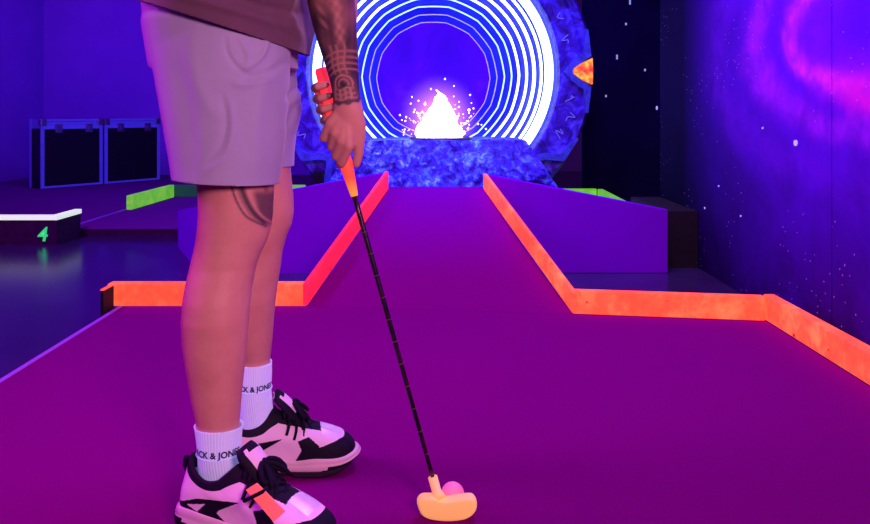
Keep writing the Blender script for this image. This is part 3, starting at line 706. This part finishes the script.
# knee swirl on the near leg
leg = (Y_ < ND+.02) & (Z_ < 0.66) & (Z_ > 0.4) & (px_ > 215)
def arc(poly, w0):
    d = np.full(len(X_), 1e9)
    for (ax_, ay_), (bx_, by_) in zip(poly, poly[1:]):
        vx, vy = bx_-ax_, by_-ay_; t = np.clip(((px_-ax_)*vx+(py_-ay_)*vy)/(vx*vx+vy*vy), 0, 1)
        d = np.minimum(d, np.hypot(px_-ax_-t*vx, py_-ay_-t*vy))
    return line(d, w0)
def curve(pts): return [(v.x, v.y) for v in spline([(a, b, 0) for a, b in pts], 5)]
kink = .9*arc(curve([(230, 168), (231, 183), (236, 200), (245, 215), (256, 222), (266, 226)]), 1.2)
kink = np.maximum(kink, .95*arc(curve([(240, 168), (241, 185), (246, 200), (254, 213), (264, 222)]), 3.6))
kink = np.maximum(kink, .5*arc(curve([(236, 170), (237, 185), (242, 201), (250, 214)]), 1.3))
sh = sst(251, 259, px_-(py_-200)*.25)*(1-sst(222, 228, py_))*sst(186, 196, py_)
kink = np.maximum(kink, .75*sh)
kink = np.maximum(kink, .6*np.exp(-(((px_-266)/4)**2))*(1-sst(224, 230, py_)))
kink *= (1-.85*arc(curve([(246, 172), (247, 188), (253, 204), (262, 216), (271, 222)]), 1.3))
ink = np.where(leg, np.clip(kink*1.15, 0, 1)*.93, ink)
at = me.attributes.new('ink', 'FLOAT', 'POINT'); at.data.foreach_set('value', ink.astype(np.float32))
n = NT('skin'); n.rough(0.5, 0.4); n.b.inputs['Subsurface Weight'].default_value = 0.12; n.b.inputs['Subsurface Scale'].default_value = 0.01
n.b.inputs['Subsurface Radius'].default_value = (1, .4, .25)
aa = n.n('ShaderNodeAttribute', attribute_name='ink')
sk = n.ramp(n.noise(14, 5), [(0.3, (0.50, 0.23, 0.19, 1)), (0.7, (0.60, 0.31, 0.25, 1))])
n.base(n.mix(aa.outputs['Fac'], sk, (0.035, 0.028, 0.045, 1))); n.bump(n.noise(120, 4), 0.12, 0.002)
body = link('body', me, n.m, person, smooth=True)
# hair
bm = new_bm(); ball(bm, (-.105, 1.5, 1.585), 0.098, 1.02, .86, 1.12, Matrix.Rotation(math.radians(28), 4, 'Y')); 
bmesh.ops.bisect_plane(bm, geom=bm.verts[:]+bm.edges[:]+bm.faces[:], plane_co=(-.06, 1.5, 1.575), plane_no=(.75, 0, -.55), clear_outer=True); bmesh.ops.holes_fill(bm, edges=bm.edges[:])
link('hair', bm, plain('dark_brown_hair', (0.03, 0.015, 0.01, 1), 0.7, 0.3, 200, .6, .5), person, smooth=True)

# ---- shorts
def m_cloth(name, a, b, sc=500):
    n = NT(name); n.rough(0.85, 0.25); f = n.noise(6, 4); g = n.noise(sc, 2)
    n.base(n.ramp(f, [(0.3, a), (0.7, b)])); n.bump(g, 0.25, 0.001); n.b.inputs['Sheen Weight'].default_value = 0.25; return n.m
M_shorts = m_cloth('mauve_shorts_cloth', (0.30, 0.30, 0.46, 1), (0.35, 0.35, 0.52, 1))
M_shirt = m_cloth('brown_shirt_cloth', (0.10, 0.05, 0.085, 1), (0.13, 0.065, 0.11, 1))
sn = [(-50, 150, 292, .10, .02), (0, 143, 292, .10, .01), (30, 147, 291, .10, .005), (60, 154, 289.5, .098, 0), (100, 161, 288, .094, -.005), (130, 166, 285.5, .091, -.008), (160, 171, 282, .088, -.01), (176, 173, 279.5, .086, -.01), (195, 175, 277.5, .084, -.01)]
sf = [(-50, 170, 290, .10, -.03), (0, 170, 296, .10, -.02), (40, 175, 300, .095, -.01), (75, 185, 296, .09, 0), (92, 190, 300, .085, .0), (104, 193, 304, .084, .0), (118, 197, 300.5, .083, 0.002), (135, 200, 296, .082, .005), (152, 203, 294, .081, .005), (163, 205, 293.5, .081, .005), (185, 207, 292.5, .08, .005)]
bm = new_bm(); loft(bm, legrings(sn, ND, 1, 48)); loft(bm, legrings(sf, FD, 1, 48))
loft(bm, [tr(.80, -.39, 1.50, .13, .165), tr(.88, -.395, 1.5, .137, .178), tr(.96, -.39, 1.5, .130, .172), tr(1.0, -.385, 1.5, .125, .165)])
me = remesh(bm, 0.0035, 6, .5)
a_ = coords(me).copy()
nv = np.empty(len(me.vertices)*3); me.vertices.foreach_get('normal', nv) if hasattr(me.vertices[0], 'normal') else None; nv = nv.reshape(-1, 3)
def foldfield(a_, folds):
    px2 = X0+a_[:, 0]*F/a_[:, 1]; py2 = Y0+(HC-a_[:, 2])*F/a_[:, 1]; tot = np.zeros(len(a_))
    for pts, w0, amp, side in folds:
        pp = curve(pts); d = np.full(len(a_), 1e9); tt = np.zeros(len(a_))
        m_ = len(pp)-1
        for i, ((x1, y1), (x2, y2)) in enumerate(zip(pp, pp[1:])):
            vx, vy = x2-x1, y2-y1; t = np.clip(((px2-x1)*vx+(py2-y1)*vy)/(vx*vx+vy*vy+1e-9), 0, 1); dd = np.hypot(px2-x1-t*vx, py2-y1-t*vy)
            k_ = dd < d; d = np.where(k_, dd, d); tt = np.where(k_, (i+t)/m_, tt)
        tot += amp*np.exp(-(d/w0)**2)*np.sin(np.pi*np.clip(tt*.94+.03, 0, 1))**.6*(a_[:, 1] < side)
    return tot
folds = [([(262, 32), (266, 45), (258, 60), (240, 72)], 2.8, .005, 1.5), ([(225, 38), (228, 55), (240, 70), (250, 74)], 2.2, -.0045, 1.5),
         ([(238, 36), (246, 50), (248, 62), (240, 70)], 2.5, .004, 1.5), ([(196, 20), (192, 60), (205, 100), (222, 120)], 8, .003, 1.5),
         ([(222, 95), (226, 120), (221, 145), (204, 165)], 3, -.0035, 1.5), ([(230, 100), (233, 130), (226, 155), (208, 172)], 3.5, .0035, 1.5),
         ([(276, 60), (262, 90), (255, 130), (258, 175)], 8, .004, 1.5), ([(175, 60), (185, 100), (190, 140), (192, 180)], 9, -.004, 1.5),
         ([(287, 60), (262, 76), (240, 78)], 4, -.004, 1.5), ([(270, 78), (246, 84), (232, 82)], 4, .004, 1.5),
         ([(305, 100), (296, 108), (288, 126)], 4, -.006, 9), ([(300, 86), (292, 92), (286, 100)], 3, -.005, 9)]
disp = foldfield(a_, folds)+.0022*fbm(a_[:, 0]*16, a_[:, 2]*9+a_[:, 1]*12, 9, 3)
a_ += nv*disp[:, None]
me.vertices.foreach_set('co', a_.ravel()); me.update()
bm = new_bm(); bm.from_mesh(me); bpy.data.meshes.remove(me)
zn = HC-(184-Y0)*(ND)/F; 
def cutbelow(bm, geom_sel, co, no):
    fs = [f for f in bm.faces if geom_sel(f.calc_center_median())]; ed = set(e for f in fs for e in f.edges); vs = set(v for f in fs for v in f.verts)
    bmesh.ops.bisect_plane(bm, geom=list(fs)+list(ed)+list(vs), plane_co=co, plane_no=no, clear_outer=True)
ysep = 1.4985
cutbelow(bm, lambda c: c.y < ysep, P(225, 180.3, ND), V((-0.05, 0, -1)))
cutbelow(bm, lambda c: c.y >= ysep, (0, 0, HC-(166-Y0)*FD/F), V((0, 0, -1)))
bmesh.ops.bisect_plane(bm, geom=bm.verts[:]+bm.edges[:]+bm.faces[:], plane_co=(0, 0, .985), plane_no=(0, 0, 1), clear_outer=True)
bm.verts.ensure_lookup_table()
shorts = link('shorts', bm, M_shorts, person, smooth=True); sm_ = shorts.modifiers.new('thick', 'SOLIDIFY'); sm_.thickness = 0.0022; sm_.offset = -1
# stitched seams on shorts: hem line
# ---- shirt
bm = new_bm()
loft(bm, [tr(.74, -.395, 1.50, .142, .190), tr(.82, -.392, 1.5, .150, .190), tr(.87, -.388, 1.5, .155, .190), tr(.92, -.385, 1.5, .154, .190), tr(.99, -.385, 1.5, .146, .184), tr(1.07, -.372, 1.5, .128, .168), tr(1.17, -.335, 1.5, .124, .166), tr(1.27, -.285, 1.5, .124, .183), tr(1.345, -.24, 1.5, .105, .18), tr(1.40, -.20, 1.5, .065, .09)])
for s_, e_ in ((SR, ER), (SL, EL)):
    cone(bm, s_, s_.lerp(e_, .62), .068, .066, 24)
me = remesh(bm, 0.004, 8, .5); a_ = coords(me).copy(); nv = np.empty(len(me.vertices)*3); me.vertices.foreach_get('normal', nv); nv = nv.reshape(-1, 3)
a_ += nv*(.004*fbm(a_[:, 0]*13+a_[:, 2]*9, a_[:, 2]*16-a_[:, 1]*5, 21, 3)+foldfield(a_, [([(170, -6), (240, 12), (296, 30)], 4, .006, 1.5), ([(210, -12), (250, 2), (304, 14)], 4, -.007, 1.5), ([(296, -20), (290, 10), (300, 40)], 5, .006, 1.5), ([(270, -20), (268, 8), (282, 30)], 3, -.005, 1.5)]))[:, None]
me.vertices.foreach_set('co', a_.ravel()); me.update(); bm = new_bm(); bm.from_mesh(me); bpy.data.meshes.remove(me)
cutbelow(bm, lambda c: c.z < 1.03 and c.x < -.05, P(148, 3, 1.36), V((-.30, 0, -.95)))
for v in bm.verts:      # hem dips and curls
    k_ = max(0, (.98-v.co.z)/.15); 
for s_, e_ in ((SR, ER), (SL, EL)):
    cutbelow(bm, lambda c: c.z > 1.03 and (c-s_.lerp(e_, .6)).length < .12 and abs(c.y-1.5) > .08 and (c-s_.lerp(e_, .6)).dot(e_-s_) > 0, s_.lerp(e_, .62), (e_-s_).normalized())
shirt = link('shirt', bm, M_shirt, person, smooth=True); sm_ = shirt.modifiers.new('thick', 'SOLIDIFY'); sm_.thickness = 0.0025; sm_.offset = -1

# ---- socks
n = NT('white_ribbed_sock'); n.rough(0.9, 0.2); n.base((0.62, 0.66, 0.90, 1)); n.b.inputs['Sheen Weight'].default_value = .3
at_ = n.n('ShaderNodeAttribute', attribute_name='rib'); n.bump(at_.outputs['Fac'], 0.6, 0.0015); n.emit((0.40, 0.42, 1.0, 1), 0.28); M_sock = n.m  # blue emission in the knit stands in for light on it
M_print = plain('navy_sock_print', (0.012, 0.012, 0.06, 1), 0.8)
def sock(tab, d0, textrow, ang0, body_txt, tsize):
    k = 96; rings = []; ribs = []
    T = [spline([(a[0], a[1], a[2]) for a in tab], 5), spline([(a[3], a[4], 0) for a in tab], 5)]
    data = [(p.x, p.y, p.z, q.x, q.y) for p, q in zip(*T)]
    for py, xl, xr, lat, dd in data:
        d = d0+dd; c = P((xl+xr)/2, py, d); rings.append(ell(c, ((xr-xl)/2*d/F, 0, 0), (0, lat, 0), k))
    # rolled cuff: first ring folded inward
    c = sum(rings[0], V((0, 0, 0)))/k
    rings.insert(0, [q.lerp(c, .10)+V((0, 0, -.004)) for q in rings[0]])
    bm = new_bm(); R_ = loft(bm, rings, False)
    me = bpy.data.meshes.new('sock'); bmesh.ops.recalc_face_normals(bm, faces=bm.faces); bm.to_mesh(me); bm.free()
    at = me.attributes.new('rib', 'FLOAT', 'POINT'); at.data.foreach_set('value', np.array([(i % 2)*1.0 for i in range(len(me.vertices))], dtype=np.float32))
    s = link('sock', me, M_sock, person, smooth=True); s.modifiers.new('t', 'SOLIDIFY').thickness = .0015
    py, xl, xr, lat, dd = min(data, key=lambda q: abs(q[0]-textrow)); d = d0+dd; c = P((xl+xr)/2, py, d); rx = (xr-xl)/2*d/F+.0012; ry = lat+.0012
    tm = text_mesh(body_txt, tsize, .0005)
    b2 = new_bm(); b2.from_mesh(tm); bpy.data.meshes.remove(tm)
    bmesh.ops.triangulate(b2, faces=b2.faces[:])
    bmesh.ops.subdivide_edges(b2, edges=[e for e in b2.edges if e.calc_length() > .003], cuts=2, use_grid_fill=False)
    rm_ = (rx+ry)/2
    for v in b2.verts:
        th = ang0+v.co.x/rm_; z = v.co.y; v.co = V((c.x+rx*math.sin(th), c.y-ry*math.cos(th), c.z+z-.3*tsize))
    link('sock_lettering', b2, M_print, s)
    # knitted welt line under the lettering
    bm = new_bm(); tube(bm, [V((c.x+(rx)*math.cos(a), c.y+(ry)*math.sin(a), c.z-.55*tsize)) for a in [2*math.pi*i/48 for i in range(49)]], .0008, 6, False); link('sock_welt', bm, M_sock, s)
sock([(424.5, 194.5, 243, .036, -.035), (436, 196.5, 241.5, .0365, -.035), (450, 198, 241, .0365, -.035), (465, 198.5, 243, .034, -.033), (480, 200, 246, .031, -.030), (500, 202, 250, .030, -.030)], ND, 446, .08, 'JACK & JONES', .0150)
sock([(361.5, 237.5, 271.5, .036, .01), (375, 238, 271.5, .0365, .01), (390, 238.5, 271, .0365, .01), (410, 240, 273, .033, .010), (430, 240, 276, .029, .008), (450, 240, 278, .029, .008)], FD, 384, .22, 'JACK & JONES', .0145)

# ---- shoes
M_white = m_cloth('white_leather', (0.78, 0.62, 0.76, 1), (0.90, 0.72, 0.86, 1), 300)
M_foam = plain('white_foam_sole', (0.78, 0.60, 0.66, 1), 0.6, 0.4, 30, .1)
M_blk = plain('navy_black_suede', (0.007, 0.004, 0.020, 1), 0.7, 0.2, 120, .4, .2)
M_tread = plain('dark_rubber_tread', (0.018, 0.010, 0.03, 1), 0.7, 0.3)
M_lace = plain('black_lace', (0.006, 0.004, 0.016, 1), 0.8, 0.15)
M_silver = plain('silvery_toe_panel', (0.85, 0.80, 0.95, 1), 0.3, 0.6, 60, .1, 0, .1)
M_tag = plain('coral_lace_tag', (1.0, 0.16, 0.14, 1), 0.5, em=.35)
def inpoly(x, z, poly):
    c = False; j = len(poly)-1
    for i in range(len(poly)):
        xi, zi = poly[i]; xj, zj = poly[j]
        if (zi > z) != (zj > z) and x < (xj-xi)*(z-zi)/(zj-zi)+xi: c = not c
        j = i
    return c
SOLE = [(-.150, 0), (-.146, .022), (-.130, .037), (-.09, .041), (-.04, .037), (0, .038), (.04, .047), (.08, .053), (.115, .048), (.140, .030), (.150, .010)]
SOLE = [(x+.150, y) for x, y in SOLE]
def outline(n=120):
    up = spline([(x, y, 0) for x, y in SOLE]+[(.3, -.008, 0)], 12)[:-6]
    lo = [(x, -y*.94, 0) for x, y in SOLE[1:]]
    loop = [(x, y, 0) for x, y in SOLE]+[(x, -y*.94, 0) for x, y in SOLE[::-1][:-1]]
    pts = spline(loop+loop[:1], 8)
    # resample evenly
    L = [0]
    for a, b in zip(pts, pts[1:]): L.append(L[-1]+(b-a).length)
    out = []; j = 0
    for i in range(n):
        s = L[-1]*i/n
        while L[j+1] < s: j += 1
        out.append(pts[j].lerp(pts[j+1], (s-L[j])/(L[j+1]-L[j]+1e-12)))
    return out
def shoe(loc, yaw, mirror, with_tag, label):
    root = bpy.data.objects.new('shoe', None); C.objects.link(root); root.parent = person; root.location = V(loc)-person.location; root['label'] = label
    T = Matrix.Translation(loc) @ Matrix.Rotation(yaw, 4, 'Z') @ Matrix.Diagonal((1.0 if with_tag else .95, mirror, 1, 1))
    OL = outline(300); n_ = len(OL)
    def put(nm, bm, m, sm=True, par=root):
        bm.transform(T); return link(nm, bm, m, par, smooth=sm)
    toe = lambda x: .016*max(0, (x-.22)/.08)**2                        # toe spring
    # tread
    bm = new_bm(); rings = []
    for z, s in ((0.0, .93), (.004, .965), (.012, .985), (.014, .98)):
        rings.append([V((.15+(p.x-.15)*s, p.y*s, z+toe(p.x)+(.006 if .115 < p.x < .165 and z < .01 else 0))) for p in OL])
    loft(bm, rings); put('tread', bm, M_tread)
    # midsole: sculpted
    bm = new_bm(); rings = []
    def ztop(x): return .040+.010*math.exp(-((x-.03)/.06)**2)-.006*math.exp(-((x-.16)/.04)**2)-.011*sst(.20, .3, np.array(x)).item()
    for f_, s in ((0, .985), (.12, 1.03), (.4, 1.045), (.55, 1.03), (.62, 1.015), (.7, 1.03), (.92, 1.01), (1, .985), (1.02, .93)):
        ring = []
        for p in OL:
            zt = ztop(p.x)+toe(p.x)*.8; zb = .013+toe(p.x); groove = .4*max(0, math.sin(p.x*60))*0
            ring.append(V((.15+(p.x-.15)*s, p.y*s, zb+(zt-zb)*f_)))
        rings.append(ring)
    loft(bm, rings); ms = put('midsole', bm, [M_foam, M_blk])
    me = ms.data; inv = T.inverted() 
    off = person.location+root.location
    for f in me.polygons:
        c = inv @ (f.center+off)
        if inpoly(c.x, c.z, [(-.02, .0), (.05, .0), (.035, .030), (-.02, .034)]) or inpoly(c.x, c.z, [(.20, .0), (.262, .0), (.31, .012), (.31, .034), (.268, .026), (.225, .018)]): f.material_index = 1
    # upper
    bm = new_bm(); cols = []
    CE = []
    for i, p in enumerate(OL):
        # matching angle on the collar oval
        a = math.atan2(p.y/.048, (p.x-.125)/.15)
        if p.x > .15: a *= .55+.45*min(1, abs(a)/1.5)
        cx, cy = .073+.058*math.cos(a), .037*math.sin(a)
        k = (cx-.015)/.116
        cz = .112-.018*math.sin(math.pi*min(1, k*1.05))+.014*max(0, k-.7)/.3 + (.010*(1-k)**3)
        P3 = V((cx, cy, cz)); P0 = V((.15+(p.x-.15)*.97, p.y*.955, ztop(p.x)+toe(p.x)-.008))
        fr = max(0, min(1, (p.x-.16)/.14)); fr = fr*fr*(3-2*fr)
        sd = V((p.x*.96+.004, p.y*(1.0), .085)).lerp(V((.298 if p.x > .29 else p.x+.004, p.y*.98, .078)), fr)
        sd2 = V((cx*.75+p.x*.25, cy*1.10+p.y*.10, cz-.028)).lerp(V((cx*.45+p.x*.55-.01, cy*.6+p.y*.22, .083)), fr)
        cols.append([bez(P0, sd, sd2, P3, t/110) for t in range(111)])
    for c in cols:       # padded collar roll inward
        t_ = c[-1]; cen = V((.073, 0, t_.z)); out_ = (t_-cen).normalized()
        c += [t_+V((0, 0, .004))-out_*.001, t_+V((0, 0, .006))-out_*.005, t_+V((0, 0, .003))-out_*.009, t_-V((0, 0, .02))-out_*.009]
    m_ = len(cols[0]); VV = [[bm.verts.new(q) for q in c] for c in cols]
    zone = []
    for i in range(n_):
        a, b = VV[i], VV[(i+1) % n_]
        for j in range(m_-1):
            f = bm.faces.new([a[j], b[j], b[j+1], a[j+1]])
            c = f.calc_center_median(); x, z, y = c.x, c.z, abs(c.y); mi = 0
            ins = .128+(x-.12)*(-.42)                      # approx instep height line
            if j >= 99: mi = 1                            # collar band
            elif inpoly(x, z, [(.0, .052), (.058, .072), (.142, .080), (.100, .058), (.085, .040), (.02, .040), (.0, .045)]) and not inpoly(x, z, [(.035, .058), (.075, .066), (.058, .050)]): mi = 1
            elif inpoly(x, z, [(.085, .062), (.10, .05), (.125, .03), (.108, .03), (.09, .045)]): mi = 1
            elif x > .215 and z < .052+.012*math.sin((x-.19)*26)+toe(x): mi = 1
            elif inpoly(x, z, [(.165, .030), (.18, .056), (.172, .074), (.195, .080), (.215, .064), (.222, .048), (.25, .034), (.25, .028)]) and y > .018: mi = 1
            elif x > .135 and x < .222 and y < .026-.05*max(0, x-.19): mi = 1     # lace throat, dark mesh
            elif x >= .222 and y < .030 and z > .062 and x < .262: mi = 2
            f.material_index = mi
    put('upper', bm, [M_white, M_blk, M_silver])
    # tongue
    bm = new_bm(); rings = []
    for t in range(13):
        k = t/12; c = V((.195, 0, .084)).lerp(V((.130, 0, .160)), k)+V((0, 0, .004*math.sin(k*3.1))); wd_ = .021+.010*k-(.010 if t == 12 else 0)+(-.004 if t == 11 else 0); th = .0065+.004*math.sin(k*3.1)
        dirv = V((-.067, 0, .064)).normalized(); nn = V((dirv.z, 0, -dirv.x))
        rings.append([c+V((0, 1, 0))*wd_*math.cos(a)-nn*(abs(math.cos(a))**2)*.010+nn*th*math.sin(a) for a in [2*math.pi*q/24 for q in range(24)]])
    loft(bm, rings)
    tg = put('tongue', bm, [M_white, M_blk]); me = tg.data
    for f in me.polygons:
        c = inv @ (f.center+off)
        if abs(c.y) > .020 or c.z > .156 or c.x > .170: f.material_index = 1
    # laces
    rngl = random.Random(2)
    def tops(k): return V((.212, 0, .084)).lerp(V((.152, 0, .127)), k)
    for q in range(5):
        k = q/4; a = tops(k); wd_ = .024+.003*k
        bm = new_bm()
        for sg in (1, -1):
            a2 = tops(min(1.1, k+.22)); pts = [a+V((.004, sg*(wd_+.004), -.014)), a+V((.002, sg*wd_*.75, -.002)), a.lerp(a2, .5)+V((0, 0, .005)), a2+V((0, -sg*wd_*.75, -.002)), a2+V((0, -sg*(wd_+.004), -.014))]
            tube(bm, spline(pts, 5), .0032, 8)
        put('lace', bm, M_lace)
    kn = tops(.92)+V((.006, 0, .010)); 
    for sg in (1, -1):
        bm = new_bm()
        tube(bm, spline([kn, kn+V((.004, sg*.012, .003)), kn+V((.012, sg*.026, -.004)), kn+V((.022, sg*.031, -.016)), kn+V((.024, sg*.022, -.018)), kn+V((.010, sg*.010, -.008)), kn], 6), .0040, 8); put('lace_loop', bm, M_lace)
        bm = new_bm(); tube(bm, spline([kn, kn+V((.014, sg*.012, -.004)), kn+V((.026, sg*.020, -.013)), kn+V((.034, sg*.026, -.024))], 5), .0038, 8); put('lace_end', bm, M_lace)
    bm = new_bm(); bmesh.ops.create_icosphere(bm, subdivisions=3, radius=.008, matrix=Matrix.Translation(kn)); put('lace_knot', bm, M_lace)
    # side eyelet strip and pull loop
    for sg in (1, -1):
        bm = new_bm()
        for q in range(5):
            a = tops(q/4)+V((.004, sg*(.029+.003*q/4), -.017)); bm2 = ell(a, (.004, 0, .003), (0, .002, .003), 8)
            tube(bm, [a+V((0, -sg*.004, .003)), a+V((-.001, sg*.005, -.007)), a+V((-.004, sg*.008, -.017)), a+V((-.006, sg*.010, -.022))], .0030, 7)
        put('eyelet_loops', bm, M_lace)
    bm = new_bm(); tube(bm, spline([(.012, 0, .112), (.004, 0, .116), (.002, 0, .104), (.008, 0, .092)], 5), .005, 8); put('heel_loop', bm, M_blk)
    if with_tag:
        c_ = [P(245.5, 490, 1.275), P(256.5, 483, 1.275), P(285, 511.5, 1.245), P(273, 521.5, 1.245)]
        bm = new_bm(); prism(bm, c_, (0.001, 0.003, -0.001)); o = link('lace_tag', bm, M_tag, root); o['label'] = 'coral tag on the laces'; bevel_mod(o, .0008)
        bm = new_bm(); tube(bm, spline([P(244, 501, 1.268), P(252, 497, 1.262), P(262, 492, 1.264), P(267, 488, 1.285)], 5), .0032, 8); link('lace', bm, M_lace, root)
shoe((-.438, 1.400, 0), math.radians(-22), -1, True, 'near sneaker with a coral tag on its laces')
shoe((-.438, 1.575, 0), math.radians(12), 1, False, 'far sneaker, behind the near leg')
